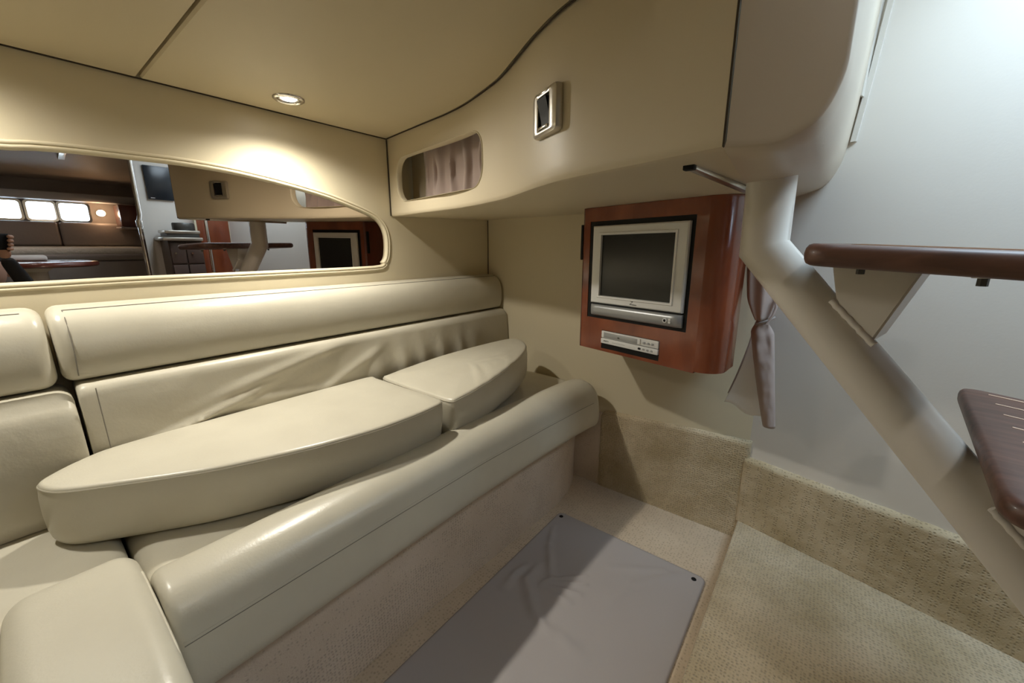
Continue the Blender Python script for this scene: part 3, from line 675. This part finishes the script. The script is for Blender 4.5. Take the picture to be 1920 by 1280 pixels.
finish('switch_well', bbox((-.0235, -.031, -.002), (.0235, .031, .003), frame=fr), BLACK, parent=sw)
bm = bmesh.new(); loft(bm, [[tuple(c + tx * u + EZ * v + tn * d) for u in (-.0175, .0175)] [::1] + [tuple(c + tx * .0175 + EZ * v + tn * .002), tuple(c - tx * .0175 + EZ * v + tn * .002)] for v, d in ((-.022, .006), (-.012, .0065), (0, .0095), (.012, .013), (.024, .0165))]); finish('rocker', bm, BLACK, parent=sw)
for v in (.0345, -.0265): finish('chrome_bar', bbox((-.019, v - .0022, .004), (.019, v + .0022, .0135), frame=fr, r=.001), CHROME, parent=sw)

# ------------------------------------------------------------------ stair on a single painted post
PC = Vector((-.112, .985, 0)); fs = (PC, R, Q, EZ)
def sp(a, b, z): return PC + R * a + Q * b + EZ * z
st = thing('companionway_stair', 'open stair of dark wooden treads on one bent white post', 'stair', (.3, .9, -1.0))
dirp = (R * .68 - EZ * .76).normalized()
pend = PC + dirp * (1.0 / (.76 / math.hypot(.68, .76)))
post = finish('post', tubed([(PC.x - .003, PC.y, .150), (PC.x, PC.y, 0), tuple(pend)], .0435, 40), PAINT, parent=st, smooth=40)
bm = bmesh.new(); e = pend; ring = []
loft(bm, [[(e.x + .075 * math.cos(k * .2618) * s_, e.y + .075 * math.sin(k * .2618) * s_, -1.0 + z) for k in range(24)] for s_, z in ((1, 0), (1, .008), (.9, .012), (.1, .012))]); finish('foot_plate', bm, PAINT, parent=post, smooth=40)
def tread_outline(a0n, a0f, bn, bf, dep, r=.035):
    # corners near-aft, near-fwd, far-fwd, far-aft, rounded
    cs = [Vector((a0n, bn)), Vector((a0n + dep, bn + .01)), Vector((a0f + dep + .03, bf - .01)), Vector((a0f, bf))]; out = []
    for i in range(4):
        p, q, n_ = cs[i], cs[i - 1], cs[(i + 1) % 4]; d1 = (q - p).normalized(); d2 = (n_ - p).normalized()
        for k in range(7):
            t = k / 6; a = p + d1 * r; b = p + d2 * r
            out.append(tuple((a * (1 - t) ** 2 + p * 2 * t * (1 - t) + b * t * t)))
    return out
def make_tread(da, dz, label=None):
    z1 = .008 + dz; z0 = -.0235 + dz; ol_ = tread_outline(.140 + da, .062 + da, -.245, .285, .27)
    n = len(ol_); cc = Vector((sum(p[0] for p in ol_) / n, sum(p[1] for p in ol_) / n))
    def ring(ins, z):
        out = []
        for u, v in ol_:
            d = (Vector((u, v)) - cc); k = 1 - ins / d.length; q = cc + d * k; out.append(tuple(sp(q.x, q.y, z - .055 * (q.x - .14 - da))))
        return out
    th = z1 - z0
    rings = [ring(.012, z0), ring(.004, z0 + .003), ring(.0, z0 + .009), ring(-.001, z0 + th * .55), ring(.001, z1 - .007), ring(.006, z1 - .002), ring(.014, z1), ring(.04, z1)]
    t = finish('tread', lofted(rings), TEAK, parent=st, smooth=50, label=label)
    return t
UP = (0., 0.); steps = [(0., 0.), (.235, -.288), (.485, -.576)]
for k, (da, dz) in enumerate(steps):
    t = make_tread(da, dz, ['upper dark brown wooden tread at eye level', 'lower reddish wooden tread with pale inlay lines', None][k])
    for j, b in enumerate((.250, .190, .128, .064, -.001, -.066, -.132, -.195)):
        a0 = .105 + da + .0112 * j
        finish('inlay', bbox((0, b - .0016, -.001), (.235, b + .0016, .0006), frame=(sp(a0, 0, .008 + dz - .055 * (a0 - .14 - da)), (R - EZ * .055).normalized(), Q, EZ)), INLAY, parent=t)
    # bracket: folded plate between post and tread
    bl = [(.131, -.0245), (.150, -.106), (.204, -.154), (.250, -.0245)]
    bm = bmesh.new()
    loft(bm, [[tuple(sp(a + da, b, z + dz)) for a, z in bl] for b in (-.052, .052)]); bmesh.ops.bevel(bm, geom=bm.edges[:], offset=.003, segments=2, affect='EDGES')
    br = finish('bracket', bm, PAINT, parent=st, smooth=40)
    pts = []
    for q in range(15): 
        s_ = q / 14; pts.append(tuple(sp(.139 + da + .068 * s_ + .0012 * math.sin(q * 2.3), -.050 + .001 * math.sin(q * 3.1), -.089 + dz - .069 * s_)))
    finish('weld_bead', tubed(pts, .006, 8), PAINT, parent=br, smooth=60)
    for a, b in ((.181, -.1), (.312, -.15), (.16, .16), (.30, .16)):
        tz = -.055 * (a - .14)
        bo = finish('washer', disc_ring(tuple(sp(a + da, b, -.0245 + dz + tz)), [(.011, .001), (.011, -.003), (.004, -.003)], 16), NICKEL, parent=t, smooth=40)
        finish('bolt', disc_ring(tuple(sp(a + da, b, -.0275 + dz + tz)), [(.0055, .001), (.0055, -.010), (.0005, -.010)], 6), GREYM, parent=t, smooth=20)

# ------------------------------------------------------------------ curtain by the cabinet, its track
tr = finish('curtain_track', bbox((-.2, -.008, -.010), (.2, .008, .0), frame=(Vector((-.186, .925, .1365)), Vector((.069, .9976, 0)), Vector((.9976, -.069, 0)), EZ), r=.0015), NICKEL)
tag(tr, 'slim metal curtain track under the soffit beside the stair post', 'curtain track')
finish('end_stop', bbox((-.212, -.009, -.012), (-.199, .009, .0), frame=(Vector((-.186, .925, .1365)), Vector((.069, .9976, 0)), Vector((.9976, -.069, 0)), EZ), r=.0015), BLACK, parent=tr)
ct = thing('tied_curtain', 'mauve curtain tied back beside the cherry cabinet with white lining showing', 'curtain', (-.14, 1.42, -.55))
def cloth(rows, m, name, parent, th=.002):
    bm = bmesh.new(); loft(bm, rows, False, False); o = finish(name, bm, m, parent=parent, smooth=80)
    md = o.modifiers.new('thickness', 'SOLIDIFY'); md.thickness = th; md.offset = 0; return o
rows = []
for j in range(31):                                  # above the tie
    t = j / 30; z = .128 - .335 * t; w = .036 + .006 * math.sin(t * math.pi) - .020 * max(0, (t - .8) / .2) ** 1.5; cx = -.168 + .030 * t
    rows.append([(cx + w * math.sin((i / 60 - .5) * math.pi), 1.385 - .030 * math.cos((i / 60 - .5) * math.pi) + .007 * math.sin(i / 60 * 2 * math.pi * 3 + t) * (1 - .4 * t), z) for i in range(61)])
cloth(rows, CURT, 'upper_drape', ct)
rows = []
for j in range(41):                                  # bundle below the tie, hangs to the right
    s = j / 40; z = -.205 - .335 * s; g = min(1, .35 + s / .12 * .65) if s < .12 else 1
    xl = -.168 + .072 * s ** 1.2; xr = -.108 + .044 * s; xm = (-.138 + .052 * s); hw = (xr - xl) / 2 * g; xm = (xl + xr) / 2
    rows.append([(xm + hw * math.sin((i / 48 - .5) * math.pi), 1.395 - (.030 - .012 * s) * g * math.cos((i / 48 - .5) * math.pi) + .0045 * math.sin(i / 48 * 2 * math.pi * 2 + 1.5 * s) * math.exp(-((s - .15) / .25) ** 2) + .003 * noise.noise(Vector((i * .10, j * .30, 0))), z) for i in range(49)])
cloth(rows, CURT, 'lower_drape', ct)
rows = []
for j in range(25):                                  # white lining flaring left
    s = j / 24; xl = -.160 - .055 * s ** 1.6; xr = -.135 + .050 * s
    rows.append([(xl + (xr - xl) * i / 40, 1.412 + .008 * math.sin(i / 40 * 4 + s * 2) * s, -.240 - .258 * s - .028 * s * (i / 40) ** 1.0 + .006 * s * math.sin(i * .22)) for i in range(41)])
cloth(rows, LINING, 'lining', ct)
rows = []
for j in range(19):
    s = j / 18; xl = -.162 - .048 * s ** 1.4; xr = -.14
    rows.append([(xl + (xr - xl) * i / 20, 1.432 + .004 * math.sin(i * .4) * s, -.235 - .235 * s) for i in range(21)])
cloth(rows, CURT, 'rear_fold', ct)
finish('tie_band', tubed([(-.128 + .022 * math.cos(k * .3307) , 1.377 + .028 * math.sin(k * .3307), -.208 + .012 * math.cos(k * .3307)) for k in range(20)], .0035, 8), BROWNP, parent=ct, smooth=60)
finish('tie_loop', tubed([(-.108, 1.36, -.14), (-.104, 1.355, -.165), (-.110, 1.352, -.19), (-.122, 1.350, -.215)], .0035, 8), CURT, parent=ct, smooth=60)

# ------------------------------------------------------------------ the saloon that the mirror shows
# wooden door at the end of the white wall
bm = bmesh.new(); wd = thing('door_2', 'glossy cherry wood door seen in the mirror beyond the stair', 'door', (1.2, 1.13, -1.0), kind='structure')
finish('door_panel', bbox((1.20, 1.10, -1.0), (1.23, 1.243, .78), r=.003), CHERRY, parent=wd)
finish('door_panel', bbox((1.20, 1.025, -1.0), (1.23, 1.078, .78), r=.003), CHERRY, parent=wd)
finish('metal_strip', bbox((1.196, 1.080, -1.0), (1.23, 1.098, .78), r=.002), CHROME, parent=wd)
finish('edge_trim', bbox((1.196, 1.010, -1.0), (1.235, 1.024, .78), r=.002), VINYL, parent=wd)
finish('edge_trim', bbox((1.196, 1.2435, -1.0), (1.235, 1.252, .78), r=.002), VINYL, parent=wd)
bm = bbox((1.30, .715, -1.0), (1.335, 1.65, .80)); tag(finish('wall_galley', bm, WHITE), 'white galley bulkhead seen in the mirror', 'wall', kind='structure')
pt = thing('grab_post', 'slim chrome grab post seen in the mirror before the galley bulkhead', 'post', (1.24, .69, -1.0))
finish('tube', tubed([(1.24, .69, -1.0), (1.24, .69, .15), (1.24, .70, .19), (1.24, .705, .80)], .014, 16), CHROME, parent=pt)
finish('coupling', tubed([(1.24, .69, .10), (1.24, .69, .15)], .020, 16), CHROME, parent=pt)
ms = thing('wall_screen', 'black flat screen on the white galley bulkhead seen in the mirror', 'screen', (1.29, .85, .31))
finish('screen_panel', bbox((1.278, .775, .31), (1.30, .93, .55), r=.003), OVEN, parent=ms)
finish('badge', bbox((1.2765, .79, .318), (1.279, .815, .322)), SILVER, parent=ms)
gl = thing('galley_cabinet', 'dark brown galley cabinet with drawers seen in the mirror', 'cabinet', (1.17, .9, -1.0))
finish('carcass', bbox((1.08, .80, -1.0), (1.299, 1.008, .008)), GALLEY, parent=gl)
for y0_, y1_ in ((.806, .895), (.902, 1.002)):
    for z0_, z1_ in ((-.16, -.005), (-.34, -.17), (-.62, -.35), (-.98, -.63)):
        d = finish('drawer', bbox((1.066, y0_, z0_), (1.081, y1_, z1_), r=.004), GALLEY, parent=gl)
        bm = bmesh.new(); tube(bm, [(1.066, (y0_ + y1_) / 2 - .02, (z0_ + z1_) / 2), (1.05, (y0_ + y1_) / 2 - .02, (z0_ + z1_) / 2)], .007, 10); finish('knob', bm, CHROME, parent=d)
gt = finish('galley_worktop', bbox((1.03, .765, .0085), (1.299, 1.008, .034), r=.006), NICKEL); tag(gt, 'shiny metal edged galley worktop seen in the mirror', 'worktop')
sv = thing('galley_stove', 'low metal galley stove on the worktop seen in the mirror', 'stove', (1.16, .9, .0345))
finish('body', bbox((1.07, .80, .0345), (1.26, 1.0, .06), r=.004), GREYM, parent=sv); finish('lid', bbox((1.06, .79, .0605), (1.265, 1.004, .085), r=.006), NICKEL, parent=sv)
po = finish('cooking_pot', disc_ring((1.17, .93, .0855), [(.0, 0), (.065, 0), (.07, .006), (.07, .05), (.066, .056), (.0005, .06)], 28), GREYM, smooth=40); tag(po, 'dark grey pot on the galley stove seen in the mirror', 'pot')
# forward cabin
bm = bmesh.new()
def quad_slab(bm, pts, d):
    a = [V(p) for p in pts]; n = (a[1] - a[0]).cross(a[2] - a[0]).normalized() * d
    loft(bm, [a, [q + n for q in a]], raw=True)
quad_slab(bm, [(1.4, -1.55, .80), (1.4, 1.65, .80), (3.2, 1.65, .50), (3.2, -1.55, .50)], -.03)
tag(finish('ceiling_saloon', bm, TANC), 'brown headliner of the forward cabin seen in the mirror', 'ceiling', kind='structure')
# forward wall with window openings, rails of wall around them
FX = 3.0
bm = bmesh.new(); win = [(-.24, .20), (.23, .41), (.43, .63)]
box(bm, (FX, -1.55, -1.1), (FX + .05, 1.65, .165)); box(bm, (FX, -1.55, .335), (FX + .05, 1.65, .85))
ys_ = [-1.55] + [v for w in win for v in w] + [1.65]
for k in range(0, len(ys_), 2): box(bm, (FX, ys_[k], .165), (FX + .05, ys_[k + 1], .335))
tag(finish('wall_forward', bm, BROWNP), 'brown padded forward wall below long windows seen in the mirror', 'wall', kind='structure')
GLASS = mat('window_glass', (.95, .98, 1), rough=.02); GLASS.node_tree.nodes['Principled BSDF'].inputs['Transmission Weight'].default_value = 1; GLASS.node_tree.nodes['Principled BSDF'].inputs['IOR'].default_value = 1.02
for k, (a, b) in enumerate(win):
    w = thing('window_%d' % (k + 2), 'bright window pane of the forward cabin seen in the mirror', 'window', (FX, (a + b) / 2, .165), kind='structure')
    bm = bmesh.new()
    o1 = rrect(a - .012, b + .012, .157, .343, .03, 4); o2 = rrect(a + .005, b - .005, .172, .328, .025, 4)
    loft(bm, [[(FX - .001, y, z) for y, z in o1], [(FX - .012, y, z) for y, z in o1], [(FX - .012, y, z) for y, z in o2], [(FX + .03, y, z) for y, z in o2]], True, False); finish('window_frame', bm, CHROME, parent=w)
    finish('pane', bbox((FX + .02, a, .166), (FX + .024, b, .334)), GLASS, parent=w)
cr = finish('trim_4', bbox((2.86, -1.5, .345), (FX - .0005, 1.3, .42), r=.02), mat('pale_grey_cornice', (.50, .52, .55), .45)); tag(cr, 'pale grey cornice above the forward windows seen in the mirror', 'trim', kind='structure')
for a, b in ((-.495, .40), (.405, 1.0)):
    p = finish('hull_pad', bbox((FX - .07, a, -.07), (FX - .002, b, .155), r=.025, seg=3), BROWNP)
    tag(p, {-.495: 'wide brown padded panel under the brightest forward window', .405: 'brown padded panel under the small forward window end'}[a], 'panel', 'padded panels under the forward windows')
bth = thing('forward_berth', 'raised forward berth with brown vinyl front seen in the mirror', 'bed', (2.5, -.1, -1.0))
finish('berth_front', bbox((2.02, -1.3, -1.0), (2.9, 1.05, -.17), r=.02), BROWNP, parent=bth)
finish('mattress', bbox((2.0, -1.3, -.169), (2.925, 1.05, -.115), r=.02, seg=3), BROWNP, parent=bth)
bm = slab_grid(Vector((2.04, -1.28, -.114)), EX, EY, EZ, 0, .88, 0, 2.3, .045, 50, 90, .03); q = finish('quilt', bm, QUILT, smooth=80); tag(q, 'pale quilt spread over the forward berth seen in the mirror', 'quilt')
ov = thing('overhead_locker', 'dark cherry overhead locker at the side of the forward cabin seen in the mirror', 'locker', (2.75, .9, .12))
finish('locker_body', bbox((2.66, .80, .125), (2.92, 1.25, .33), r=.01), CHERRYD, parent=ov); finish('locker_rail', bbox((2.64, .79, .105), (2.92, 1.25, .124), r=.004), BROWNP, parent=ov); finish('latch', bbox((2.652, .98, .21), (2.66, 1.02, .218)), CHROME, parent=ov)
bm = bbox((1.335, 1.30, -1.1), (3.05, 1.35, .85)); tag(finish('wall_side_forward', bm, BROWNP), 'brown vinyl hull side of the forward cabin seen in the mirror', 'wall', kind='structure')
# reading lamp
rl = thing('reading_lamp', 'small glowing reading lamp beside the forward window seen in the mirror', 'lamp', (2.97, .70, .25))
finish('lamp_base', tubed([(FX - .001, .70, .25), (FX - .04, .70, .25)], .022, 18), CHROME, parent=rl); finish('lamp_lens', tubed([(FX - .0405, .70, .25), (FX - .075, .70, .25)], .026, 18), WARMB, parent=rl)
l = bpy.data.lights.new('reading_lamp_glow', 'POINT'); l.energy = 1.2; l.color = (1, .66, .38); l.shadow_soft_size = .03; lo = bpy.data.objects.new('reading_lamp_glow', l); link(lo); lo.location = (FX - .12, .70, .25 + H)
# ceiling bar and hatch frame in the forward headliner
def czl(x): return .80 - (x - 1.4) / 1.8 * .30
for y in (.46, -.08):
    f2 = (Vector((2.05, y, czl(2.05) - .002)), Vector((1, 0, -.1667)).normalized(), EY, EZ)
    tag(finish('ceiling_bar_lamp', bbox((-.22, -.02, -.02), (.22, .02, -.001), frame=f2, r=.005), NICKEL), 'brass toned bar on the forward headliner, %s' % ('near the galley post in the mirror' if y > 0 else 'at the left edge of the mirror'), 'ceiling bar', 'bars on the forward headliner')
# table
tb = thing('saloon_table', 'oval glossy cherry table seen in the mirror', 'table', (1.2, .17, -1.0))
n_ = 40
finish('tabletop', lofted([[(1.22 + (.26 - i_) * math.cos(2 * math.pi * k / n_), .14 + (.29 - i_) * math.sin(2 * math.pi * k / n_), z) for k in range(n_)] for i_, z in ((.01, -.166), (0, -.158), (0, -.142), (.008, -.135), (.03, -.133))]), CHERRYD, parent=tb, smooth=50)
finish('pedestal', disc_ring((1.22, .14, -1.0), [(.16, 0), (.16, .012), (.05, .03), (.045, .10), (.045, .80), (.09, .834)], 28), PAINT, parent=tb, smooth=50)
pn = finish('folded_towel', bbox((1.28, -.02, -.1325), (1.42, .20, -.098), r=.012, seg=3), LINING); tag(pn, 'white folded towel on the cherry table seen in the mirror', 'towel')
downlight(.55, .10, .80, 'added neutral fill downlight in the saloon overhead beside the stair', 8.5, (1, .93, .85), 80)  # added fill lamp, lifts the sofa front, mat and valance
downlight(2.1, .0, czl(2.1), 'added fill downlight in the forward headliner above the berth', 9, (1, .93, .86), 80)  # added lamp, brightens the forward cabin reflected in the mirror

# ------------------------------------------------------------------ person taking the photograph (mirror only)
pe = thing('person', 'person in black kneeling behind the camera and holding a phone, seen in the mirror', 'person', (.55, -.1, -1.0))
def skin_mesh(name, verts, edges, radii, m, parent, root=0, sub=2):
    me = bpy.data.meshes.new(name); org = WORLD[parent.name]
    me.from_pydata([tuple(V(v) - org) for v in verts], edges, []); o = bpy.data.objects.new(name, me); link(o); o.parent = parent; me.materials.append(m)
    md = o.modifiers.new('skin', 'SKIN'); md.use_smooth_shade = True
    sv_ = me.skin_vertices[0].data
    for i, r_ in enumerate(radii): sv_[i].radius = (r_, r_) if not isinstance(r_, tuple) else r_; sv_[i].use_root = (i == root)
    s_ = o.modifiers.new('sub', 'SUBSURF'); s_.levels = sub; s_.render_levels = sub; WORLD[o.name] = org
    return o
bv = [(.60, -.10, -.62), (.585, -.10, -.48), (.54, -.09, -.34), (.50, -.08, -.25), (.46, -.075, -.205),        # 0-4 spine, neck base
      (.50, .085, -.285), (.44, .15, -.46), (.27, .075, -.25), (.145, .018, -.07),                        # 5-8 left arm (y+)
      (.50, -.25, -.285), (.42, -.34, -.46), (.22, -.24, -.25), (.105, -.135, -.075),                      # 9-12 right arm
      (.58, .0, -.66), (.33, .02, -.92), (.60, .01, -.945), (.78, .01, -.95),                             # 13-16
      (.58, -.20, -.66), (.33, -.24, -.92), (.60, -.22, -.945), (.78, -.22, -.95), (.52, -.085, -.29)]
be = [(0, 1), (1, 2), (2, 21), (21, 3), (3, 4), (21, 5), (5, 6), (6, 7), (7, 8), (21, 9), (9, 10), (10, 11), (11, 12), (0, 13), (13, 14), (14, 15), (15, 16), (0, 17), (17, 18), (18, 19), (19, 20)]
brd = [.14, .13, .14, .07, .052, .062, .046, .036, .026, .062, .046, .036, .026, .10, .065, .05, .035, .10, .065, .05, .035, .12]
skin_mesh('body', bv, be, brd, CLOTHES, pe)
skin_mesh('neck', [(.47, -.077, -.22), (.435, -.07, -.165), (.41, -.065, -.13)], [(0, 1), (1, 2)], [.05, .048, .05], SKIN, pe)
def blob(c, rad, fn=None, nu=28, nv=20):
    bm = bmesh.new(); rings = []
    for j in range(nv + 1):
        a = math.pi * j / nv; ring = []
        for i in range(nu):
            b = 2 * math.pi * i / nu; d = Vector((math.sin(a) * math.cos(b), math.sin(a) * math.sin(b), math.cos(a)))
            k = fn(d) if fn else 1
            ring.append((c[0] + d.x * rad[0] * k, c[1] + d.y * rad[1] * k, c[2] + d.z * rad[2] * k))
        rings.append(ring)
    loft(bm, rings, True, False); bmesh.ops.remove_doubles(bm, verts=bm.verts[:], dist=.0004); return bm
HC = (.385, -.062, -.135)
def headf(d):
    k = 1.0
    if d.x < 0: k += .10 * math.exp(-((d.y / .16) ** 2 + ((d.z + .12) / .16) ** 2)) - .05 * math.exp(-(((abs(d.y) - .33) / .14) ** 2 + ((d.z - .08) / .1) ** 2)) + .03 * math.exp(-((d.y / .2) ** 2 + ((d.z + .5) / .08) ** 2)) + .05 * math.exp(-((d.y / .25) ** 2 + ((d.z + .82) / .15) ** 2))
    if d.z < -.3: k *= 1 - .10 * (-d.z - .3)
    return k
hd = finish('head', blob(HC, (.095, .075, .112), headf), SKIN, parent=pe, smooth=80)
finish('hair', blob((HC[0] + .012, HC[1], HC[2] + .016), (.100, .085, .112), lambda d: (1.0 if d.z > .28 or d.x > -.1 - .5 * d.z else .86) * (1 + .02 * noise.noise(d * 6))), HAIR, parent=hd, smooth=80)
for s_ in (-1, 1):
    finish('ear', blob((HC[0] + .012, HC[1] + s_ * .077, HC[2] - .01), (.018, .009, .028)), SKIN, parent=hd, smooth=80)
    finish('eye', blob((HC[0] - .083, HC[1] + s_ * .030, HC[2] + .008), (.008, .011, .008)), GREYM, parent=hd, smooth=80)
finish('mouth', blob((HC[0] - .093, HC[1], HC[2] - .056), (.008, .022, .006)), mat('lips', (.45, .2, .17), .5), parent=hd, smooth=80)
phc = -fwd * .0135; ph = thing('phone', 'black phone held up by the person in the mirror', 'phone', (phc.x, phc.y, phc.z))
ff = (Vector(phc), right, up, fwd)
finish('body', bbox((-.074, -.036, -.004), (.074, .036, .004), frame=ff, r=.003), BLACK, parent=ph)
def fpt(u, v, n): return tuple(Vector(phc) + right * u + up * v + fwd * n)
for s_, wrist in ((1, bv[8]), (-1, bv[12])):
    wv = Vector(wrist); palm = Vector(fpt(s_ * .086, -.018, -.028)); k1 = palm + (Vector(fpt(s_ * .080, .012, -.02)) - palm) * .7
    verts = [tuple(wv), tuple(wv * .45 + palm * .55), tuple(palm)]; edges = [(0, 1), (1, 2)]; rad = [.024, .023, .024]
    for kf in range(4):                                   # fingers around the rear face edge
        b0 = Vector(fpt(s_ * .088, -.030 + .016 * kf, -.016)); b1 = Vector(fpt(s_ * .084, -.030 + .018 * kf, .010)); b2 = Vector(fpt(s_ * (.064 - .003 * abs(kf - 1)), -.028 + .018 * kf, -.0)) + fwd * .011
        i0 = len(verts); verts += [tuple(b0), tuple(b1), tuple(b2)]; edges += [(2, i0), (i0, i0 + 1), (i0 + 1, i0 + 2)]; rad += [.010, .0085, .0075]
    i0 = len(verts); verts += [fpt(s_ * .074, -.03, -.026), fpt(s_ * .056, -.012, -.017), fpt(s_ * .045, .002, -.014)]; edges += [(2, i0), (i0, i0 + 1), (i0 + 1, i0 + 2)]; rad += [.012, .0095, .008]
    skin_mesh('hand', verts, edges, rad, SKIN, pe)

# ------------------------------------------------------------------ daylight portals at the openings
def portal(loc, sx, sy, rot):
    l = bpy.data.lights.new('daylight_portal', 'AREA'); l.shape = 'RECTANGLE'; l.size = sx; l.size_y = sy; l.cycles.is_portal = True
    o = bpy.data.objects.new('daylight_portal', l); link(o); o.location = (loc[0], loc[1], loc[2] + H); o.rotation_euler = rot
portal(((HX0 + HX1) / 2, (HY0 + HY1) / 2, .845), HX1 - HX0, HY1 - HY0, (0, 0, 0))
portal((FX + .06, .195, .25), .19, .92, (0, math.radians(90), 0))
